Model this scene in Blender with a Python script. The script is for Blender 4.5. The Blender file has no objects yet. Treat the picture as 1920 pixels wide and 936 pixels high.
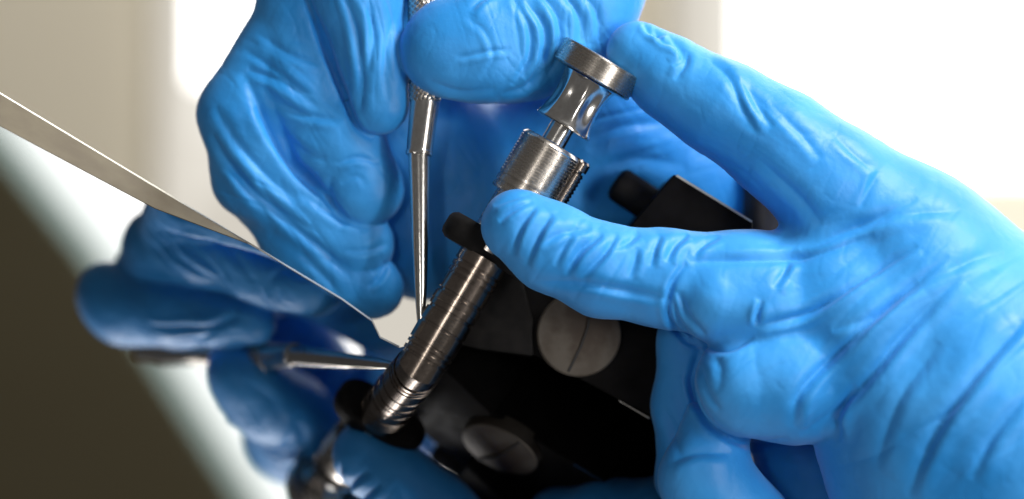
import bpy, math, random
import numpy as np
from mathutils import Vector

# ---------------------------------------------------------------- scale
# Measurements are taken in photo units (u): 1 u = 0.14 mm.  x to the right, y down, d towards the lens.
S = 0.00014
D = 4200.0                       # distance of the lens from the d = 0 plane
def W(p):
    p = np.asarray(p, dtype=float)
    f = (D - p[..., 2]) / D
    return np.stack([(p[..., 0] - 960) * f * S, -p[..., 2] * S, (468 - p[..., 1]) * f * S], -1)

sc = bpy.context.scene
# ---------------------------------------------------------------- camera
cam_d = bpy.data.cameras.new('camera'); cam = bpy.data.objects.new('camera', cam_d)
sc.collection.objects.link(cam); sc.camera = cam
cam.location = (0, -D * S, 0); cam.rotation_euler = (math.pi / 2, 0, 0)
cam_d.sensor_width = 36; cam_d.lens = 36 * D / 1920
cam_d.clip_start = 0.01; cam_d.clip_end = 50
cam_d.dof.use_dof = True; cam_d.dof.focus_distance = (D - 35) * S; cam_d.dof.aperture_fstop = 3.4
sc.view_settings.view_transform = 'Standard'; sc.view_settings.look = 'None'
sc.view_settings.exposure = 0; sc.view_settings.gamma = 1
# ---------------------------------------------------------------- world and lamps
w = bpy.data.worlds.new('World'); sc.world = w; w.use_nodes = True
w.node_tree.nodes['Background'].inputs[0].default_value = (.92, .90, .88, 1)
w.node_tree.nodes['Background'].inputs[1].default_value = .13
def area(name, loc, target, sx, sy, energy, col=(1, 1, 1)):
    l = bpy.data.lights.new(name, 'AREA'); l.shape = 'RECTANGLE'; l.size = sx; l.size_y = sy
    l.energy = energy; l.color = col
    o = bpy.data.objects.new(name, l); sc.collection.objects.link(o)
    o.location = loc
    o.rotation_euler = (Vector(target) - Vector(loc)).to_track_quat('-Z', 'Y').to_euler()
    return o
area('key_lamp', (.60, -.30, .72), (0.03, 0, 0), .30, .30, 13.5, (1, .985, .96))
area('lens_side_lamp', (-.125, -.62, .075), (-.02, 0, -.02), .035, .11, .35, (1, .97, .92))
area('wall_fill', (-.30, .35, .50), (-.17, .84, .05), .2, .2, .35, (1, .97, .9))  # added light to brighten the beige wall, no source in view
area('right_fill_lamp', (.50, -.62, .06), (0, 0, 0), .22, .22, 1.3, (1, .985, .96))
area('front_strip_lamp', (.46, -.50, .0), (0, 0, 0), .05, .34, 1.3, (1, .98, .95))

# ---------------------------------------------------------------- materials
def mat(name, base, rough=.5, metal=0., spec=.5):
    m = bpy.data.materials.new(name); m.use_nodes = True
    b = m.node_tree.nodes['Principled BSDF']
    b.inputs['Base Color'].default_value = (*base, 1); b.inputs['Roughness'].default_value = rough
    b.inputs['Metallic'].default_value = metal; b.inputs['Specular IOR Level'].default_value = spec
    return m, b, m.node_tree
def noise_mix(nt, b, c1, c2, scale, detail=4, lo=.35, hi=.65, stretch=(1, 1, 1)):
    tc = nt.nodes.new('ShaderNodeTexCoord'); mp = nt.nodes.new('ShaderNodeMapping'); mp.inputs['Scale'].default_value = stretch
    n = nt.nodes.new('ShaderNodeTexNoise'); n.inputs['Scale'].default_value = scale; n.inputs['Detail'].default_value = detail
    r = nt.nodes.new('ShaderNodeValToRGB'); r.color_ramp.elements[0].position = lo; r.color_ramp.elements[1].position = hi
    r.color_ramp.elements[0].color = (*c1, 1); r.color_ramp.elements[1].color = (*c2, 1)
    nt.links.new(tc.outputs['Object'], mp.inputs[0]); nt.links.new(mp.outputs[0], n.inputs['Vector'])
    nt.links.new(n.outputs['Fac'], r.inputs[0])
    if b: nt.links.new(r.outputs[0], b.inputs['Base Color'])
    return mp, n, r
def add_bump(nt, b, src, strength, dist):
    bu = nt.nodes.new('ShaderNodeBump'); bu.inputs['Strength'].default_value = strength; bu.inputs['Distance'].default_value = dist
    nt.links.new(src, bu.inputs['Height']); nt.links.new(bu.outputs[0], b.inputs['Normal']); return bu
def rough_noise(nt, b, n, lo, hi):
    mr = nt.nodes.new('ShaderNodeMapRange'); mr.inputs['From Min'].default_value = .3; mr.inputs['From Max'].default_value = .7
    mr.inputs['To Min'].default_value = lo; mr.inputs['To Max'].default_value = hi
    nt.links.new(n.outputs['Fac'], mr.inputs['Value']); nt.links.new(mr.outputs[0], b.inputs['Roughness'])

M = {}
m, b, nt = mat('blue_nitrile', (.045, .30, .80), .42, 0, .42); M['glove'] = m
mp, n, r = noise_mix(nt, b, (.016, .262, .70), (.040, .335, .81), 45, 6)
rough_noise(nt, b, n, .44, .56)
n2 = nt.nodes.new('ShaderNodeTexNoise'); n2.inputs['Scale'].default_value = 240; n2.inputs['Detail'].default_value = 5
nt.links.new(mp.outputs[0], n2.inputs['Vector']); add_bump(nt, b, n2.outputs['Fac'], .45, .0005)
b.inputs['Subsurface Weight'].default_value = .0; b.inputs['Subsurface Radius'].default_value = (.001, .003, .006); b.inputs['Subsurface Scale'].default_value = .4
b.inputs['Sheen Weight'].default_value = .12; b.inputs['Sheen Roughness'].default_value = .5

m, b, nt = mat('brushed_steel', (.40, .365, .33), .27, 1.); M['steel'] = m
mp, n, r = noise_mix(nt, b, (.47, .43, .385), (.53, .485, .44), 900, 5, .3, .7)
rough_noise(nt, b, n, .25, .29)
m, b, nt = mat('worn_steel', (.22, .19, .165), .3, 1.); M['dark_steel'] = m
mp, n, r = noise_mix(nt, b, (.20, .165, .14), (.25, .21, .18), 900, 5, .3, .7)
rough_noise(nt, b, n, .20, .23)
m, b, nt = mat('bright_steel', (.62, .60, .57), .2, 1.); M['bright'] = m
mp, n, r = noise_mix(nt, b, (.60, .57, .54), (.66, .64, .61), 900, 4)
rough_noise(nt, b, n, .17, .21)
m, b, nt = mat('black_enamel', (.010, .009, .009), .5, 0, .05); M['black'] = m
mp, n, r = noise_mix(nt, b, (.005, .0045, .0045), (.010, .009, .009), 160, 4)
rough_noise(nt, b, n, .5, .65)
m, b, nt = mat('black_rubber', (.012, .011, .011), .6, 0, .12); M['rubber'] = m
mp, n, r = noise_mix(nt, b, (.006, .0055, .0055), (.014, .0125, .012), 260, 4)
rough_noise(nt, b, n, .6, .75)
m, b, nt = mat('blurred_brown_metal', (.03, .024, .022), .5, .0); M['post'] = m
noise_mix(nt, b, (.02, .016, .015), (.045, .036, .032), 60, 3)
m, b, nt = mat('stained_steel', (.2, .17, .14), .5, .35); M['pad'] = m
mp, n, r = noise_mix(nt, b, (.035, .021, .012), (.10, .085, .068), 85, 7, .42, .58); r.color_ramp.interpolation = 'B_SPLINE'
rough_noise(nt, b, n, .42, .6); add_bump(nt, b, n.outputs['Fac'], .25, .0004)
m, b, nt = mat('engraving', (.015, .013, .012), .6, 0); M['engrave'] = m
m, b, nt = mat('polished_plate', (.385, .385, .39), .022, 1.); M['mirror'] = m
m, b, nt = mat('satin_border', (.40, .35, .25), .5, .35); M['border'] = m
noise_mix(nt, b, (.13, .105, .07), (.165, .138, .092), 120, 4)
m, b, nt = mat('plate_edge', (.90, .86, .76), .30, .7); M['edge'] = m
m, b, nt = mat('beige_wall', (.74, .68, .57), .8); M['wall'] = m
noise_mix(nt, b, (.69, .62, .48), (.74, .67, .53), 2.0, 3)
m, b, nt = mat('added_panel_tan', (.066, .054, .028), .9); M['added_dark_panel'] = m
noise_mix(nt, b, (.68, .57, .32), (.78, .66, .38), 1.2, 3)
m, b, nt = mat('window_frame', (.74, .67, .53), .8); M['frame'] = m
m = bpy.data.materials.new('bright_pane'); m.use_nodes = True; nt = m.node_tree
nt.nodes.remove(nt.nodes['Principled BSDF']); em = nt.nodes.new('ShaderNodeEmission')
em.inputs[0].default_value = (1, .995, .96, 1); em.inputs[1].default_value = 4.0
nt.links.new(em.outputs[0], nt.nodes['Material Output'].inputs[0]); M['pane'] = m
m = M['pane'].copy(); m.name = 'cyan_glow'; M['tint'] = m
m.node_tree.nodes['Emission'].inputs[0].default_value = (.72, .95, .90, 1); m.node_tree.nodes['Emission'].inputs[1].default_value = 1.9  # emission for the added cyan strip
m = m.copy(); m.name = 'cream_glow'; M['cream'] = m
m.node_tree.nodes['Emission'].inputs[0].default_value = (1, .93, .74, 1); m.node_tree.nodes['Emission'].inputs[1].default_value = 1.02  # emission for the added sheet below the right window

# ---------------------------------------------------------------- object helpers
def link_mesh(name, verts, faces, material, parent=None, smooth=True, raw=False):
    me = bpy.data.meshes.new(name)
    v = np.asarray(verts, float); v = v if raw else W(v)
    me.from_pydata([tuple(p) for p in v], [], [tuple(f) for f in faces]); me.update()
    me.materials.append(M[material])
    if smooth: me.polygons.foreach_set('use_smooth', [True] * len(me.polygons))
    o = bpy.data.objects.new(name, me); sc.collection.objects.link(o)
    if parent is not None:
        o.parent = parent; o.matrix_parent_inverse = parent.matrix_world.inverted()
    return o
def fast_mesh(name, verts, quads, material, parent=None):
    v = W(verts); me = bpy.data.meshes.new(name)
    me.vertices.add(len(v)); me.vertices.foreach_set('co', v.astype(np.float32).ravel())
    q = quads.astype(np.int32); me.loops.add(q.size); me.loops.foreach_set('vertex_index', q.ravel())
    me.polygons.add(len(q)); me.polygons.foreach_set('loop_start', np.arange(0, q.size, 4, dtype=np.int32))
    me.polygons.foreach_set('loop_total', np.full(len(q), 4, np.int32))
    me.polygons.foreach_set('use_smooth', np.ones(len(q), bool))
    me.update(calc_edges=True); me.validate(); me.materials.append(M[material])
    o = bpy.data.objects.new(name, me); sc.collection.objects.link(o)
    if parent is not None: o.parent = parent; o.matrix_parent_inverse = parent.matrix_world.inverted()
    return o
def thing(name, label, cat, at=(960, 468, 0), group=None):
    o = bpy.data.objects.new(name, None); sc.collection.objects.link(o); o.location = W(at)
    o.empty_display_size = .01
    o['label'] = label; o['category'] = cat
    if group: o['group'] = group
    bpy.context.view_layer.update(); return o
def tag(o, label, cat):
    o['label'] = label; o['category'] = cat; return o
def bevel(o, width, seg=2, auto=True):
    md = o.modifiers.new('bevel', 'BEVEL'); md.width = width * S; md.segments = seg; md.limit_method = 'ANGLE'; md.angle_limit = math.radians(35)
    md.harden_normals = False
    return o
def frame_of(A, B):
    A = np.array(A, float); B = np.array(B, float); a = B - A; L = np.linalg.norm(a); a /= L
    t = np.array([0, 0, 1.]); u = np.cross(a, t); u /= np.linalg.norm(u); v = np.cross(u, a)
    return A, a, u, v, L
def lathe(name, A, B, prof, material, parent=None, seg=72, rfun=None, caps=True, smooth=True):
    """prof: (t along the axis in u, radius) from A towards B"""
    A, a, u, v, L = frame_of(A, B); V = []; F = []
    for t, r in prof:
        for k in range(seg):
            th = 2 * math.pi * k / seg; rr = r * (rfun(t, th) if rfun else 1)
            V.append(A + a * t + (u * math.cos(th) + v * math.sin(th)) * rr)
    for i in range(len(prof) - 1):
        for k in range(seg):
            k2 = (k + 1) % seg; F.append((i * seg + k, i * seg + k2, (i + 1) * seg + k2, (i + 1) * seg + k))
    if caps:
        F.append(tuple(range(seg - 1, -1, -1))); F.append(tuple((len(prof) - 1) * seg + k for k in range(seg)))
    o = link_mesh(name, V, F, material, parent, smooth)
    me = o.data
    if smooth:
        o.data.set_sharp_from_angle(angle=math.radians(28))
    return o
def prism(name, pts, thick, material, parent=None, bev=0, back=(0, 0, -1)):
    """front outline (x, y, d) extruded along 'back' by 'thick' u"""
    n = len(pts); P = np.array(pts, float); bk = np.array(back, float); bk /= np.linalg.norm(bk)
    V = list(P) + list(P + bk * thick)
    F = [tuple(range(n)), tuple(range(2 * n - 1, n - 1, -1))]
    for i in range(n): j = (i + 1) % n; F.append((i, i + n, j + n, j))
    o = link_mesh(name, V, F, material, parent, False)
    import bmesh
    bm = bmesh.new(); bm.from_mesh(o.data); bmesh.ops.recalc_face_normals(bm, faces=bm.faces); bm.to_mesh(o.data); bm.free()
    if bev: bevel(o, bev, 3); o.data.polygons.foreach_set('use_smooth', [True] * len(o.data.polygons)); o.data.set_sharp_from_angle(angle=math.radians(40)) if False else None
    return o
def raw_box(name, x0, x1, y0, y1, z0, z1, material, parent=None):
    V = [(x, y, z) for x in (x0, x1) for y in (y0, y1) for z in (z0, z1)]
    F = [(0, 1, 3, 2), (4, 6, 7, 5), (0, 4, 5, 1), (2, 3, 7, 6), (0, 2, 6, 4), (1, 5, 7, 3)]
    return link_mesh(name, V, F, material, parent, False, raw=True)

# ---------------------------------------------------------------- setting: wall, windows, added panel and glow strips
Z = 6000 * S
def up(v): return v * S
wall = raw_box('wall', up(-9000), up(15000), Z, Z + .05, up(-9000), up(16000), 'wall'); wall['kind'] = 'structure'
V = [(1300, 9760), (2440, 9800), (3500, 9830), (4730, 10080), (6180, 10380), (15000, 11500), (15000, 17500), (1500, 17500)]
def flat_panel(name, V, zf, zb, material):
    Pf = [(up(x), Z - zf, up(y)) for x, y in V]; Pb = [(up(x), Z - zb, up(y)) for x, y in V]; n_ = len(V)
    o = link_mesh(name, Pf + Pb, [tuple(range(n_)), tuple(range(2 * n_ - 1, n_ - 1, -1))] + [(i, i + n_, (i + 1) % n_ + n_, (i + 1) % n_) for i in range(n_)], material, None, False, raw=True)
    o['kind'] = 'structure'; return o
flat_panel('added_dark_panel', V, .05, .035, 'added_dark_panel')  # upright panel added for the dark area reflected in the plate
def window(label, X0, X1, Y0, Y1, low=None):
    t = thing('window', label, 'window'); t.location = (up((X0 + X1) / 2), Z, up(Y0)); bpy.context.view_layer.update()
    raw_box('pane', up(X0), up(X1), Z - .012, Z - .006, up(Y0), up(Y1), 'pane', t)
    if low is not None: raw_box('lower_glow', up(X0), up(X1), Z - .012, Z - .006, up(low), up(Y0 - 30), 'cream', t)  # glowing sheet added for the overexposed pale area below the window
    y0 = Y0 if low is None else low
    for i, (a, b_, c, d) in enumerate([(X1, X1 + 140, y0 - 140, Y1 + 140), (X0, X1, Y1, Y1 + 140)]):
        raw_box('frame', up(a), up(b_), Z - .014, Z - .004, up(c), up(d), 'frame', t)
    return t
def glow_steps(t, steps_):
    for (x0, x1, y0, y1, key) in steps_: raw_box('glow_step', up(x0), up(x1), Z - .013, Z - .007, up(y0), up(y1), key, t)  # glowing strips added to soften the window edges and lighten the wall
for i_, e_ in enumerate((.92, .80, .67)):
    m = M['pane'].copy(); m.name = 'soft_glow'; M['m%d' % i_] = m  # brightness falls strip by strip, standing in for a soft glow
    m.node_tree.nodes['Emission'].inputs[0].default_value = (1, .955 - .01 * i_, .86 - .02 * i_, 1); m.node_tree.nodes['Emission'].inputs[1].default_value = e_
wl = window('narrow out of focus bright window pane behind the left blue hand', -1440, -180, 760, 5200)
glow_steps(wl, [(-1520, -1442, -1200, 5200, 'm1'), (-1600, -1522, -1200, 5200, 'm2'), (-1440, -180, 520, 758, 'm0'), (-1440, -180, 240, 518, 'm1'), (-1440, -180, -1200, 238, 'm2')])
wr = window('wide glaring white window pane filling the background at the right', 1040, 12500, 330, 10900, -2500)
glow_steps(wr, [(960, 1038, -2500, 9000, 'm0'), (850, 958, -2500, 9000, 'm1'), (720, 848, -2500, 9000, 'm2')])
flat_panel('cyan_glow_strip', [(1300, 9650), (3500, 9710), (4730, 9950), (6180, 10240), (15000, 11350), (15000, 11490), (6180, 10370), (4730, 10070), (3500, 9820), (1300, 9750)], .048, .037, 'tint')  # glowing strip added for the pale cyan edge in the plate's reflection

# ---------------------------------------------------------------- polished plate
nz = .46; an = math.radians(56.5); s_ = math.sqrt(1 - nz * nz)
PN = np.array([math.cos(an) * s_, math.sin(an) * s_, nz])        # x right, y up, z to the lens
PP = np.array([790 - 960, 468 - 680, 0.])
def on_plate(x, y, lift=0.):
    C = np.array([0, 0, D]); dd = np.array([x - 960., 468. - y, -D])
    t = np.dot(PP - C, PN) / np.dot(dd, PN); p = C + t * dd + PN * lift
    return np.array([p[0] * S, -p[2] * S, p[1] * S])
NW = np.array([PN[0], -PN[2], PN[1]])
pt = thing('polished_plate', 'mirror polished steel plate reflecting both gloved hands and the gauge', 'mirror plate')
pt.location = on_plate(748, 652); bpy.context.view_layer.update()
def slab(name, outline, material):
    top = [on_plate(x, y) for x, y in outline]; n_ = len(top); bot = [p - NW * 9 * S for p in top]
    return link_mesh(name, top + bot, [tuple(range(n_ - 1, -1, -1)), tuple(range(n_, 2 * n_))] + [(i, (i + 1) % n_, (i + 1) % n_ + n_, i + n_) for i in range(n_)], material, pt, False, raw=True)
slab('satin_border', [(-420, -70), (0, 177), (280, 345.5), (565, 517), (480, 462), (290, 390), (0, 236), (-420, 8)], 'border')
slab('reflecting_face', [(-420, 9.5), (0, 237.5), (290, 391.5), (480, 463.5), (565, 518), (640, 562), (697, 603), (712, 634), (748, 652), (800, 640), (860, 585), (960, 560), (1350, 780), (1700, 1400), (700, 1500), (-300, 1350)], 'mirror')
# bright chamfer strip along the far edge
strip = []
ed = [(-420, -70), (0, 177), (565, 517), (640, 562), (697, 603), (712, 634), (748, 652)]
V = []; F = []
for i, (x, y) in enumerate(ed):
    p = on_plate(x, y); wv = (on_plate(x + 3, y - 5) - p); wv = wv / np.linalg.norm(wv)
    V += [p + NW * .2 * S + wv * 1.0 * S, p + wv * 10 * S - NW * 2 * S, p + wv * 10 * S - NW * 9 * S, p - NW * 9 * S + wv * 1.0 * S]
for i in range(len(ed) - 1):
    for k in range(4): F.append((4 * i + k, 4 * i + (k + 1) % 4, 4 * i + 4 + (k + 1) % 4, 4 * i + 4 + k))
F += [(0, 1, 2, 3), tuple(4 * (len(ed) - 1) + k for k in (3, 2, 1, 0))]
link_mesh('bevelled_edge', V, F, 'edge', pt, False, raw=True)

# ---------------------------------------------------------------- hands: signed-distance modelling
def smin(a, b, k):
    h = np.maximum(k - np.abs(a - b), 0) / k
    return np.minimum(a, b) - h * h * k * .25
def cone(P, a, b):
    a0 = np.array(a[:3], np.float32); b0 = np.array(b[:3], np.float32); ab = b0 - a0
    t = np.clip(((P - a0) @ ab) / (ab @ ab), 0, 1)
    q = P - a0 - t[:, None] * ab
    return np.sqrt((q * q).sum(1)) - (a[3] + (b[3] - a[3]) * t)
def make_sdf(groups, k_between):
    prims = []
    for k, chains, *fl in groups:
        g = []
        for ch in chains:
            if len(ch) == 1: ch = [ch[0], (ch[0][0] + .5, *ch[0][1:])]
            g += list(zip(ch[:-1], ch[1:]))
        prims.append((k, g, fl))
    def f(P):
        P0 = P.astype(np.float32); out = None
        for gi, (k, g, fl) in enumerate(prims):
            v = None; P = P0
            if fl: P = P0.copy(); P[:, 2] = (P[:, 2] - fl[1]) * fl[0] + fl[1]
            for a, b_ in g:
                c = cone(P, a, b_); v = c if v is None else smin(v, c, k)
            kb = k_between[gi] if isinstance(k_between, list) else k_between
            out = v if out is None else smin(out, v, kb)
        return out
    return f
def polygonise(f, lo, hi, h):
    ax = [np.arange(lo[i], hi[i] + h, h, dtype=np.float32) for i in range(3)]
    n = [len(a) for a in ax]; F = np.empty(n, np.float32)
    YY, ZZ = np.meshgrid(ax[1], ax[2], indexing='ij')
    for i0 in range(0, n[0], 8):
        xs = ax[0][i0:i0 + 8]
        P = np.stack([np.repeat(xs, YY.size), np.tile(YY.ravel(), len(xs)), np.tile(ZZ.ravel(), len(xs))], 1)
        F[i0:i0 + 8] = f(P).reshape(len(xs), n[1], n[2])
    ins = F < 0
    nc = [m_ - 1 for m_ in n]
    cnt = np.zeros(nc, np.int32); acc = np.zeros(nc + [3], np.float32)
    corners = [(i, j, k) for i in (0, 1) for j in (0, 1) for k in (0, 1)]
    sl = lambda c: tuple(slice(c[i], c[i] + nc[i]) for i in range(3))
    for c1 in corners:
        for axs in range(3):
            if c1[axs]: continue
            c2 = list(c1); c2[axs] = 1; c2 = tuple(c2)
            A, B = F[sl(c1)], F[sl(c2)]; cr = ins[sl(c1)] != ins[sl(c2)]
            idx = np.nonzero(cr); t = A[idx] / (A[idx] - B[idx])
            cnt[idx] += 1
            p = np.array(c1, np.float32)[None, :].repeat(len(t), 0); p[:, axs] = t
            acc[idx] += p
    act = np.nonzero(cnt); vid = np.full(nc, -1, np.int64); vid[act] = np.arange(len(act[0]))
    V = np.stack(act, 1) + acc[act] / cnt[act][:, None]
    V = V * h + np.array(lo, np.float32)
    Q = []
    for axs in range(3):
        o1, o2 = [a for a in range(3) if a != axs]
        s1 = [slice(1, nc[i]) for i in range(3)]; s1[axs] = slice(0, nc[axs])
        s2 = list(s1); s2[axs] = slice(1, nc[axs] + 1)
        A, B = ins[tuple(s1)], ins[tuple(s2)]
        idx = np.stack(np.nonzero(A != B), 1)
        base = idx.copy(); base[:, o1] += 1; base[:, o2] += 1
        flip = A[tuple(idx.T)]
        def g(d1, d2):
            c = base.copy(); c[:, o1] += d1; c[:, o2] += d2; return vid[tuple(c.T)]
        q = np.stack([g(-1, -1), g(0, -1), g(0, 0), g(-1, 0)], 1)
        if axs == 1: flip = ~flip
        q[~flip] = q[~flip][:, ::-1]
        Q.append(q)
    Q = np.concatenate(Q); Q = Q[(Q >= 0).all(1)]
    return V, Q
def grad(f, P, e=1.5):
    g = np.stack([f(P + np.array(d_, np.float32) * e) - f(P - np.array(d_, np.float32) * e) for d_ in ((1, 0, 0), (0, 1, 0), (0, 0, 1))], 1)
    return g / (np.linalg.norm(g, axis=1, keepdims=True) + 1e-9)
def split(V, Q):
    E = np.stack([Q, np.roll(Q, -1, 1)], 2).reshape(-1, 2); Es = np.sort(E, 1)
    key = Es[:, 0] * (len(V) + 1) + Es[:, 1]; u_, first, inv = np.unique(key, return_index=True, return_inverse=True)
    mid = (V[Es[first, 0]] + V[Es[first, 1]]) / 2; cen = V[Q].mean(1)
    e = inv.reshape(-1, 4) + len(V); c = np.arange(len(Q)) + len(V) + len(mid)
    nq = np.concatenate([np.stack([Q[:, i], e[:, i], c, e[:, i - 1]], 1) for i in range(4)])
    return np.concatenate([V, mid, cen]), nq
def vnoise(P, seed):
    i = np.floor(P).astype(np.int64); fr = P - i; fr = fr * fr * (3 - 2 * fr); out = 0
    for dx in (0, 1):
        for dy in (0, 1):
            for dz in (0, 1):
                h = (i[:, 0] + dx) * 374761393 + (i[:, 1] + dy) * 668265263 + (i[:, 2] + dz) * 2147483647 + seed * 974634777
                h = (h ^ (h >> 13)) * 1274126177; h = (h ^ (h >> 16)) & 0xffff
                wgt = (fr[:, 0] if dx else 1 - fr[:, 0]) * (fr[:, 1] if dy else 1 - fr[:, 1]) * (fr[:, 2] if dz else 1 - fr[:, 2])
                out = out + wgt * (h / 32767.5 - 1)
    return out
def catmull(pts, n=8):
    P = np.array(pts, float); P = np.vstack([2 * P[0] - P[1], P, 2 * P[-1] - P[-2]]); out = []
    for i in range(1, len(P) - 2):
        for k in range(n):
            t = k / n; a, b_, c, d = P[i - 1:i + 3]
            out.append(.5 * ((2 * b_) + (c - a) * t + (2 * a - 5 * b_ + 4 * c - d) * t * t + (3 * b_ - a - 3 * c + d) * t ** 3))
    out.append(P[-2]); return np.array(out)
def crease(V, N, disp, pts, amp, wid, ridge=.7, side=1):
    """a fold of the glove: a groove along pts with a ridge of slack material on one side"""
    C = catmull(pts); m_ = 5 * wid
    sel = np.nonzero((V[:, 0] > C[:, 0].min() - m_) & (V[:, 0] < C[:, 0].max() + m_) & (V[:, 1] > C[:, 1].min() - m_) & (V[:, 1] < C[:, 1].max() + m_) & (N[:, 2] > .02))[0]
    if not len(sel): return
    P = V[sel, :2]; best = np.full(len(sel), 1e9); sg = np.zeros(len(sel)); par = np.zeros(len(sel))
    L = len(C) - 1
    for i in range(L):
        a, b_ = C[i], C[i + 1]; ab = b_ - a; t = np.clip(((P - a) @ ab) / (ab @ ab + 1e-9), 0, 1)
        q = P - a - t[:, None] * ab; dd = np.hypot(q[:, 0], q[:, 1]); mm = dd < best
        best[mm] = dd[mm]; cr = ab[0] * q[:, 1] - ab[1] * q[:, 0]; sg[mm] = np.sign(cr[mm]); par[mm] = ((i + t) / L)[mm]
    s = best * np.where(sg == 0, 1, sg) * side
    tp = np.sin(np.pi * np.clip(par, 0, 1)) ** .55
    end = np.clip(1 - (best / m_), 0, 1)
    tp = tp * (.25 + .75 * np.clip(N[sel, 2] * 2.2, 0, 1))
    h = -np.exp(-np.abs(s / (wid * .8)) ** 1.5) + ridge * np.exp(-((s - 1.7 * wid) / (1.1 * wid)) ** 2) + ridge * .35 * np.exp(-((s + 2.2 * wid) / (1.6 * wid)) ** 2)
    disp[sel] += 1.12 * amp * tp * h
def rub(V, N, disp, dirv, freq, amp, box, seed, thr=.15):
    """soft bundles of tension folds running along dirv inside an ellipse box = (cx, cy, rx, ry)"""
    cx, cy, rx, ry = box
    e = ((V[:, 0] - cx) / rx) ** 2 + ((V[:, 1] - cy) / ry) ** 2; sel = np.nonzero((e < 1) & (N[:, 2] > 0))[0]
    d0 = np.array(dirv, float); d0 /= np.linalg.norm(d0); pr_ = np.array([-d0[1], d0[0]])
    al = V[sel, :2] @ d0; ac = V[sel, :2] @ pr_
    wob = vnoise(np.stack([al * .006, ac * .006, V[sel, 2] * 0], 1), seed + 9) * 28
    q = np.stack([(ac + wob) * freq, al * freq * .14, V[sel, 2] * 0 + seed * 1.7], 1)
    v = vnoise(q, seed); v = np.maximum(1 - np.abs(v) * 2.6, 0) ** 1.6
    v2 = vnoise(q * 2.1, seed + 3); v2 = np.maximum(1 - np.abs(v2) * 2.6, 0) ** 1.6
    disp[sel] -= .3 * amp * (v + .25 * v2) * np.clip((1 - e[sel]) * 2, 0, 1) * np.clip(N[sel, 2] * 2, 0, 1)
def build_hand(name, label, groups, kb, lo, hi, h, creases, rubs, seed):
    f0 = make_sdf(groups, kb)
    V, Q = polygonise(f0, lo, hi, h)
    V, Q = split(V, Q)
    for _ in range(2):
        N = grad(f0, V, 3.0)
        V = V - np.clip(f0(V), -h, h)[:, None] * N * .9
    V = V.astype(np.float64); N = grad(f0, V, 4.0).astype(np.float64)
    disp = vnoise(V / 95., seed) * 3.0 + vnoise(V / 42., seed + 1) * .7 + vnoise(V / 19., seed + 2) * .22
    # faint slack-material ridges everywhere
    q = np.stack([V[:, 0] / 30 + V[:, 1] / 60, V[:, 1] / 75 - V[:, 0] / 80, V[:, 2] / 60], 1)
    rd = vnoise(q, seed + 7); disp -= .5 * np.maximum(1 - np.abs(rd) * 3.2, 0) ** 2
    # thin stretch lines in the sheet material
    dx, dy = (1, -.6) if seed > 50 else (.6, 1.); ln = math.hypot(dx, dy); dx /= ln; dy /= ln
    wob = vnoise(V / 120., seed + 20) * 30
    ac = -V[:, 0] * dy + V[:, 1] * dx + wob; al = V[:, 0] * dx + V[:, 1] * dy
    msk = np.clip(vnoise(V / 150., seed + 21) * 2 + .55, 0, 1)
    for sc_, am in ((24., .3 if seed > 50 else .8), (11., .1)):
        rd = vnoise(np.stack([ac / sc_, al / (sc_ * 7), V[:, 2] / 90.], 1), seed + 22 + int(sc_))
        disp -= am * msk * np.maximum(1 - np.abs(rd) * 4, 0) ** 1.5
    for c in rubs: rub(V, N, disp, *c)
    for c in creases: crease(V, N, disp, *c)
    V = V + N * disp[:, None]
    o = fast_mesh(name, V, Q, 'glove'); tag(o, label, 'gloved hand')
    return o

# ---- hand holding the scribe (fingers curled in a stack, thumb across from the right)
A_index = [(640, -170, -95, 98), (665, -20, -90, 84), (700, 110, -84, 62), (713, 200, -82, 52)]
A_mid = [(680, -150, -160, 95), (572, 15, -150, 90), (560, 150, -146, 92), (632, 265, -140, 84), (682, 352, -138, 77)]
A_ring = [(660, -130, -170, 80), (572, 5, -150, 78), (453, 215, -130, 80), (480, 330, -140, 80), (590, 420, -156, 76), (668, 458, -154, 72)]
A_pinky = [(600, 0, -170, 70), (478, 230, -160, 66), (500, 350, -160, 76), (565, 450, -168, 72), (640, 520, -164, 66), (696, 538, -162, 61)]
A_thumb = [(842, 92, -50, 92), (900, 86, -60, 100), (985, 70, -105, 112), (1080, 10, -150, 108), (1130, -90, -190, 110)]
A_heel = [(1080, 10, -130, 105), (1108, 90, -200, 92), (1150, 240, -290, 150), (1250, 330, -340, 150), (1420, 420, -420, 160)]
A_palm = [(720, -40, -220, 110), (710, 200, -255, 115), (850, 340, -320, 160), (800, 425, -310, 130), (900, 410, -320, 150), (1060, 320, -345, 170), (1300, 380, -420, 180)]
A_top = [(740, -60, -220, 120), (900, -40, -270, 150), (1080, 0, -260, 110)]
grpA = [(30, [A_palm, A_top, A_heel], 1.25, -280.), (26, [A_pinky], 1.35, -170.), (26, [A_ring], 1.35, -158.), (26, [A_mid], 1.25, -145.), (26, [A_index], 1.25, -86.), (40, [A_thumb], 1.4, -50.)]
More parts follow.
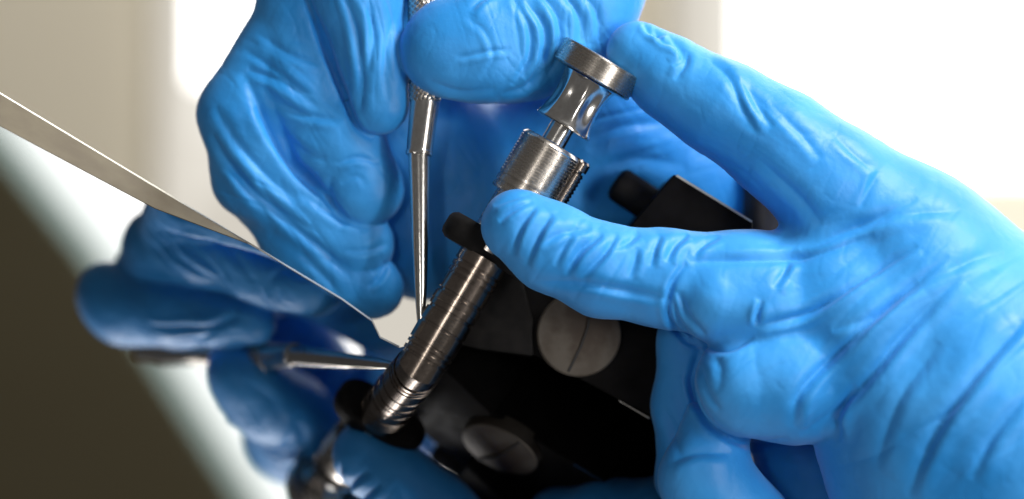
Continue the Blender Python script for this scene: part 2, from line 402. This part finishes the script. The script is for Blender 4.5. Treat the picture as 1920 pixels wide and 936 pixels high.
crA = [
    ([(565, -20), (598, 60), (640, 165), (668, 235), (700, 262)], 9, 7, .3, -1), ([(455, 130), (500, 225), (545, 300), (610, 370), (650, 425)], 11, 13, .35), ([(395, 250), (440, 320), (520, 400), (600, 465), (660, 520)], 9, 10, .35),
    # index
    ([(640, -30), (668, 60), (680, 150), (672, 215)], 5, 9), ([(690, -10), (700, 70), (690, 140)], 4, 8), ([(735, 40), (722, 120), (728, 190)], 2.5, 8),
    ([(585, 20), (620, 110), (655, 180)], 4, 9),
    # middle
    ([(480, 60), (540, 100), (600, 120)], 4, 8), ([(462, 130), (520, 150), (600, 205)], 6, 10), ([(455, 90), (500, 120), (560, 165), (590, 180)], 3, 7), ([(500, 185), (570, 215), (640, 225)], 4, 8),
    ([(630, 308), (668, 296), (712, 306)], 3.5, 6), ([(622, 330), (618, 370), (650, 410)], 4, 8), ([(640, 345), (668, 330), (690, 350)], 2, 7),
    ([(520, 240), (570, 285), (612, 300)], 4, 9), ([(480, 200), (520, 260), (560, 320), (610, 360)], 6, 12),
    # ring, little
    ([(400, 200), (440, 260), (500, 330), (560, 380)], 5, 11), ([(560, 360), (620, 400), (690, 432)], 4, 8), ([(480, 330), (520, 390), (600, 440)], 4, 9),
    ([(430, 300), (460, 350), (520, 430)], 4, 10), ([(640, 470), (690, 470), (728, 455)], 3, 7), ([(690, 540), (712, 520), (726, 490)], 3.5, 6), ([(560, 470), (610, 520), (640, 560)], 3, 9),
    # thumb
    ([(872, 30), (910, 60), (925, 110), (900, 150)], 2.0, 7), ([(858, 110), (910, 98), (960, 92)], 2.5, 6), ([(800, 150), (860, 172), (930, 165)], 3, 8),
    ([(985, 0), (1020, 50), (1020, 110), (990, 160)], 6, 8), ([(1010, -20), (1048, 40), (1045, 110), (1010, 165)], 6, 8), ([(960, -10), (992, 50), (992, 110), (960, 160)], 4, 7),
    ([(1050, -20), (1085, 30), (1090, 80)], 5, 8), ([(1090, -20), (1120, 30), (1125, 80)], 4, 8), ([(940, 175), (990, 160), (1035, 120)], 4, 7), ([(880, 20), (900, 0), (930, -20)], 4, 8),
    # heel
    ([(1100, 280), (1160, 240), (1260, 230)], 5, 16), ([(1080, 330), (1180, 300), (1290, 310)], 4, 18),
]
rbA = [((1, .55), .03, 5, (540, 150, 110, 160), 5), ((.15, 1), .04, 5, (680, 60, 90, 170), 8), ((.1, 1), .035, 6, (1040, 60, 110, 140), 11), ((.8, .7), .03, 5, (520, 370, 140, 160), 15), ((.2, 1), .03, 6, (880, 380, 130, 190), 19), ((1, -.3), .02, 7, (1200, 280, 180, 130), 23)]
build_hand('gloved_hand', 'hand in blue nitrile glove gripping the slim steel scribe, fingers stacked and curled', grpA, [6, 5, 5, 5, 5, 8],
           (330, -260, -680), (1640, 640, 160), 6.5, crA, rbA, 3)

# ---- hand steadying the gauge (index on the knob, thumb across the barrel)
B_index = [(1196, 97, -40, 57), (1262, 150, -24, 66), (1355, 205, 0, 79), (1465, 274, 10, 92), (1570, 355, 6, 106), (1700, 450, -10, 132)]
B_back = [(1700, 450, -10, 132), (1760, 560, -10, 190), (1900, 800, -40, 330), (2050, 1000, -60, 400)]
B_web = [(1570, 400, -10, 60), (1560, 545, 30, 110), (1640, 640, 34, 150), (1740, 800, 10, 200), (1800, 960, 0, 230)]
B_thumb = [(972, 425, 62, 71), (1035, 465, 68, 79), (1130, 508, 70, 83), (1240, 522, 60, 88), (1400, 540, 40, 104), (1540, 545, 20, 112)]
B_k1 = [(1348, 566, 92, 76), (1440, 576, 74, 88), (1560, 590, 50, 100)]
B_k2 = [(1405, 722, 84, 102), (1480, 715, 70, 114), (1600, 690, 40, 135)]
B_low = [(1326, 905, -4, 84), (1400, 985, -20, 88)]
B_low2 = [(1345, 800, -16, 66), (1322, 900, -6, 82), (1400, 1050, -20, 105)]
B_back2 = [(1300, 640, -70, 66), (1292, 760, -80, 66), (1300, 900, -90, 70), (1330, 1060, -90, 80)]
B_link = [(1300, 640, -70, 66), (1420, 620, -60, 90), (1600, 640, -60, 120)]
B_fill = [(1500, 780, -240, 110), (1540, 900, -270, 120), (1600, 1050, -270, 120)]
grpB = [(60, [B_index, B_back, B_web]), (30, [B_thumb], 1.15, 60.), (20, [B_back2, B_link, B_fill]), (24, [B_low2, B_low]), (26, [B_k2]), (26, [B_k1])]
crB = [
    ([(1288, 492), (1260, 535), (1254, 590), (1284, 636), (1315, 652)], 10, 7, .3), ([(1310, 648), (1360, 656), (1415, 632)], 7, 7, .3), ([(1312, 655), (1298, 720), (1325, 790), (1400, 832), (1480, 822)], 9, 8, .3),
    # index
    ([(1205, 40), (1222, 62), (1250, 62)], 5, 6), ([(1250, 60), (1275, 90), (1278, 110), (1262, 125)], 6, 8), ([(1290, 95), (1285, 120), (1265, 150)], 5, 8), ([(1225, 50), (1240, 75), (1268, 88)], 4, 6),
    ([(1330, 110), (1370, 150), (1390, 200), (1420, 250)], 5, 9, .7, -1), ([(1390, 150), (1420, 200), (1450, 240)], 4, 10), ([(1440, 190), (1500, 250), (1540, 300)], 3, 10), ([(1650, 320), (1632, 350), (1612, 392)], 2.5, 7),
    ([(1420, 300), (1500, 370), (1540, 420)], 4, 12), ([(1560, 250), (1600, 290), (1640, 320)], 2.5, 8),
    # thumb
    ([(925, 385), (960, 372), (1000, 362)], 3, 7), ([(935, 415), (960, 395), (1000, 375)], 5, 7), ([(960, 480), (975, 430), (1005, 385)], 6, 7), ([(985, 500), (1010, 440), (1035, 400)], 7, 8), ([(1010, 460), (1060, 435), (1110, 430)], 5, 8),
    ([(1060, 515), (1090, 470), (1130, 440)], 7, 8), ([(1040, 500), (1060, 460), (1075, 440)], 5, 7), ([(1090, 520), (1130, 480), (1158, 440)], 6, 7), ([(1150, 470), (1175, 455), (1200, 440)], 4, 7), ([(1220, 500), (1228, 465), (1240, 440)], 5, 8),
    ([(1250, 490), (1265, 460), (1290, 440)], 6, 8), ([(1300, 480), (1320, 460), (1350, 445)], 4, 7), ([(1000, 528), (1100, 532), (1190, 548), (1250, 560)], 5, 9), ([(1180, 520), (1190, 490), (1195, 465)], 4, 8),
    # across the hand
    ([(1290, 490), (1400, 488), (1520, 480), (1640, 440)], 7, 9, .6, -1), ([(1430, 565), (1420, 590), (1418, 612)], 7, 6), ([(1418, 612), (1520, 585), (1620, 520), (1720, 460)], 8, 9, .9), ([(1500, 470), (1600, 430), (1720, 370)], 5, 10),
    ([(1450, 540), (1470, 510), (1480, 490)], 5, 9), ([(1486, 800), (1500, 740), (1560, 670), (1680, 560), (1780, 480)], 9, 11, .9), ([(1500, 815), (1590, 750), (1700, 620), (1800, 520)], 8, 12, .9, 1),
    ([(1570, 830), (1575, 770), (1600, 720)], 6, 8), ([(1700, 930), (1760, 800), (1840, 690), (1920, 600)], 9, 14, .9), ([(1820, 900), (1860, 820), (1930, 730)], 6, 13), ([(1600, 430), (1700, 400), (1800, 395)], 4, 12), ([(1560, 620), (1640, 590), (1720, 530)], 4, 12),
    ([(1640, 880), (1680, 760), (1760, 640)], 4, 14), ([(1700, 560), (1790, 500), (1880, 470)], 4, 13),
    # bumps and lower finger
    ([(1262, 560), (1275, 600), (1310, 645)], 5, 6), ([(1272, 545), (1290, 590), (1325, 630)], 5, 6), ([(1290, 700), (1305, 750), (1330, 790)], 5, 7), ([(1315, 690), (1330, 740), (1350, 770)], 4, 7),
    ([(1255, 870), (1300, 850), (1370, 850)], 5, 11), ([(1240, 760), (1262, 800), (1275, 860)], 4, 10), ([(1330, 650), (1350, 690), (1345, 740)], 2.5, 10),
]
rbB = [((1, -.75), .022, 9, (1740, 690, 290, 280), 31), ((1, -.4), .03, 4, (1560, 500, 170, 110), 35), ((.55, -1), .035, 6, (1110, 480, 190, 90), 38), ((1, .7), .03, 4, (1420, 240, 170, 120), 41), ((1, -.8), .03, 4, (1420, 740, 90, 100), 44)]
build_hand('gloved_hand', 'hand in blue nitrile glove with fingertip on the knob and thumb across the barrel', grpB, [10, 24, 5, 5, 18, 22],
           (880, 20, -500), (2150, 1120, 400), 6.5, crB, rbB, 57)

# ---------------------------------------------------------------- scribe
sp = thing('scribe', 'slim steel scribe with knurled grip held upright between thumb and finger', 'scribe', (788, 606, 5))
A0 = (789, 604, 4)
lathe('tapered_point', (789.5, 606, 2), (786, 284, -50), [(0, 5.5), (3, 7.6), (60, 11.4), (150, 15.2), (240, 17.8), (330, 20.5)], 'bright', sp, 64)
lathe('ferrule', (785, 292, -49), (797, 190, -66), [(0, 19), (0.5, 24), (2, 25), (8, 25.2), (10, 24.2), (104, 27.6)], 'bright', sp, 72)
prof = [(0, 25.5), (3, 28)] + [(6 + i, 28.5) for i in range(0, 260, 4)]
def knurl(t, th):
    a = (th * 20 / (2 * math.pi) + t / 11.) % 1; b2 = (th * 20 / (2 * math.pi) - t / 11.) % 1
    return 1 + .03 * (min(abs(a - .5), abs(b2 - .5)) * 2 * 2 - .5) * (1 if t > 4 else .2)
prof = [(0, 25.5), (3, 28)] + [(6 + i, 29) for i in np.arange(0, 260, 1.6)]
lathe('knurled_grip', (797, 194, -66), (794, 0, -91), prof, 'steel', sp, 224, knurl)

lathe('grip_tail', (793.6, -64, -100), (788, -300, -118), [(0, 26), (3, 29), (120, 29), (140, 24), (190, 22), (200, 14)], 'bright', sp, 64)
# ---------------------------------------------------------------- gauge
ga = thing('plunger_gauge', 'steel plunger gauge with ridged knob, fluted neck and engraved barrel standing on the plate', 'gauge', (797, 672, 0))
B0 = np.array([797., 672., 12.]); T0 = np.array([1119., 130., -6.]); ax_ = (T0 - B0) / np.linalg.norm(T0 - B0)
def at(t): return tuple(B0 + ax_ * t)
LT = float(np.linalg.norm(T0 - B0))          # to the middle of the knob
def steps(t0, t1, r, pitch, depth):
    out = []; t = t0
    while t < t1 - pitch * .5:
        out += [(t, r), (t + pitch * .45, r), (t + pitch * .6, r - depth), (t + pitch * .9, r - depth)]; t += pitch
    return out + [(t1, r)]
# knob with fine circumferential ridges
lathe('ridged_knob', at(LT - 22), at(LT + 30), [(0, 40), (0, 77), (2, 80)] + steps(3, 42, 81, 5.5, 1.3) + [(44.5, 80), (46, 77), (46.5, 60), (43, 56), (43, 10)], 'steel', ga, 160)
# fluted concave neck
def flute(t, th):
    k = t / 102.; am = .09 + .04 * math.sin(math.pi * k); return 1 - am * abs(math.sin(th * 3.5 + .35)) ** 1.5 * max(0, math.sin(math.pi * min(max((t - 4) / 96., 0), 1))) ** .6
sp_prof = []
for i in range(41):
    k = i / 40.; r = 42 + 16 * (1 - k) ** 2.4 + 12 * k ** 2.2
    sp_prof.append((2 + 98 * k, r))
lathe('fluted_neck', at(LT - 125), at(LT), [(0, 20), (0, 54), (2, 57)] + sp_prof[1:], 'bright', ga, 144, flute)
lathe('stem', at(LT - 160), at(LT), [(0, 24), (42, 24)], 'bright', ga, 64)
# upper collar with rings
c0 = LT - 285
lathe('ringed_collar', at(c0), at(LT), [(0, 50), (0, 58), (3, 60)] + [(10, 60), (11, 57), (14, 57), (15, 60), (26, 60), (27, 57.5), (29, 57.5), (30, 60)] + steps(34, 116, 60.5, 6.2, 1.1) + [(121, 57), (123, 54), (123, 20)], 'steel', ga, 112)
# threaded rod running beside the collar
rt = np.cross(ax_, [0, 0, 1.]); rt = rt if rt[0] > 0 else -rt
ra = np.array(at(c0 - 20)) + rt * 62 - np.array([0, 0, 26]); rb = np.array(at(LT - 158)) + rt * 62 - np.array([0, 0, 26])
lathe('threaded_rod', tuple(ra), tuple(rb), steps(0, 118, 20, 8, 1.8) + [(120, 14), (124, 14), (124, 21), (140, 21), (144, 18)], 'dark_steel', ga, 48)
# middle section hidden by the thumb
lathe('sleeve', at(LT - 400), at(LT), [(0, 47), (125, 47)], 'steel', ga, 96)
# black flange
fl = []
for sx, sgn in ((1, 1),):
    for k in range(40):
        th = 2 * math.pi * k / 40; cx, cy = math.cos(th), math.sin(th)
        fl.append((98 * np.sign(cx) * abs(cx) ** .6, 46 * np.sign(cy) * abs(cy) ** .8))
def bar_flange(t0, t1):
    A_, a_, u_, v_, L_ = frame_of(at(0), at(LT)); V = []; F = []; rr = []
    for t, q in ((t0, .88), (t0 + 6, .97), (t0 + 14, 1), (t1 - 14, 1), (t1 - 6, .97), (t1, .88)):
        for x, y in fl: V.append(A_ + a_ * t + u_ * x * q + v_ * y * q)
    n = len(fl)
    for i in range(5):
        for k in range(n): F.append((i * n + k, i * n + (k + 1) % n, (i + 1) * n + (k + 1) % n, (i + 1) * n + k))
    F += [tuple(range(n - 1, -1, -1)), tuple(5 * n + k for k in range(n))]
    o = link_mesh('black_flange', V, F, 'rubber', ga, True); o.data.set_sharp_from_angle(angle=math.radians(40)); return o
bar_flange(216, 268)
# engraved barrel
lathe('barrel', at(-60), at(LT), [(t_ + 60, r_) for t_, r_ in [(-60, 44), (-6, 45), (-5, 42.5), (-1, 42.5), (0, 47), (7, 47), (8, 43), (13, 43), (14, 47), (20, 47), (21, 44), (24, 44), (25, 47.5)] + [(58, 48), (59, 45), (63, 45), (64, 48), (90, 48), (91, 44.5), (96, 44.5), (97, 48), (108, 48), (109, 49.2), (122, 49.2), (123, 48), (126, 48), (127, 44.5), (132, 44.5), (133, 48), (163, 48)] +
      [(164, 46), (167, 46), (168, 49), (176, 49), (177, 46), (180, 46), (181, 49), (189, 49), (190, 45), (194, 45), (195, 49), (218, 49)]], 'dark_steel', ga, 128)
# engraved index line and ticks on the lens side
A, a, u, v, L = frame_of(at(0), at(LT))
def on_barrel(t, th, r): return A + a * t + (u * math.cos(th) + v * math.sin(th)) * r
def patch(t0, t1, th0, th1, r=48.15):
    n = max(2, int(abs(th1 - th0) / .05) + 2); V = []
    for rr in (r, r - 1.2):
        for t in (t0, t1):
            for k in range(n): V.append(on_barrel(t, th0 + (th1 - th0) * k / (n - 1), rr))
    F = []
    for k in range(n - 1):
        F += [(k, k + 1, n + k + 1, n + k), (2 * n + k, 3 * n + k, 3 * n + k + 1, 2 * n + k + 1)]
    return V, F
def merged(name, parts, material, parent):
    V = []; F = []
    for v_, f_ in parts:
        o_ = len(V); V += list(v_); F += [tuple(i + o_ for i in q) for q in f_]
    return link_mesh(name, V, F, material, parent, False)
th0 = math.pi * .5 + .02
merged('index_line', [patch(28, 162, th0 - .012, th0 + .012)], 'engrave', ga)
ticks = []
for i in range(9): ticks.append(patch(34 + i * 7, 35 + i * 7, th0 + .02, th0 + (.32 if i % 4 else .5)))
merged('scale_ticks', ticks, 'engrave', ga)

# ---------------------------------------------------------------- black fixture
fx = thing('clamp_fixture', 'black machined clamp block with round stained steel face behind the gauge', 'clamp', (1090, 740, -80))
body = prism('body', [(956, 455, -64), (1000, 430, -66), (1290, 470, -110), (1330, 640, -110), (1330, 850, -110), (1232, 788, -96), (1102, 719, -80), (1000, 665, -70), (955, 640, -64)], 420, 'black', fx, 6, (.1, -.05, -1))
hx = prism('upper_block', [(1264, 326, -60), (1412, 417, -66), (1400, 560, -66), (1120, 520, -50), (1186, 419, -56)], 190, 'black', fx, 4, (-.12, .10, -1))
foot = prism('foot', [(838, 590, -58), (880, 560, -58), (905, 500, -58), (962, 460, -60), (1000, 600, -62), (1000, 668, -62), (900, 655, -55), (838, 640, -55)], 380, 'rubber', fx, 5)
Vw = [(1270, 327.5, -58.5), (1411, 414.5, -64.5), (1409, 417.5, -64.2), (1267, 330.5, -58.2)]  # pale strip standing in for the highlight along the upper block's edge
prism('edge_highlight', Vw, 3, 'frame', hx)
prism('edge_highlight', [(1160, 750, -85), (1218, 783, -91), (1217, 786, -91), (1161, 753, -85)], 3, 'bright', body)  # bright strip in place of the gloss line on the lower edge
# round pad facing the lens with a split down the middle
pad_A = (1083, 627, -90); pad_B = (1083 + 6, 627 - 10, -50)
pd = lathe('round_pad', pad_A, (1090, 628, -20), [(0, 79), (22, 80), (31, 79), (33, 76)], 'pad', fx, 96)
Vv = [(1108, 556, -54.5), (1112, 557, -54.5), (1105, 612, -54.5), (1092, 650, -54.5), (1068, 698, -54.5), (1064, 696, -54.5), (1088, 648, -54.5), (1101, 611, -54.5)]
prism('split_line', Vv, 4, 'engrave', pd)
# rods behind the fixture
r1 = lathe('rod', (1152, 340, -150), (1280, 425, -150), [(0, 14), (2, 24), (8, 31), (14, 33), (150, 33), (158, 30)], 'rubber', None, 48)
tag(r1, 'short blurred black rod lying against the palm behind the black block', 'rod')
r2 = lathe('post', (1440, 300, -250), (1440, 700, -250), [(0, 40), (6, 46), (400, 46)], 'post', None, 48)
tag(r2, 'dark brown round post rising behind the black block under the index finger', 'post')
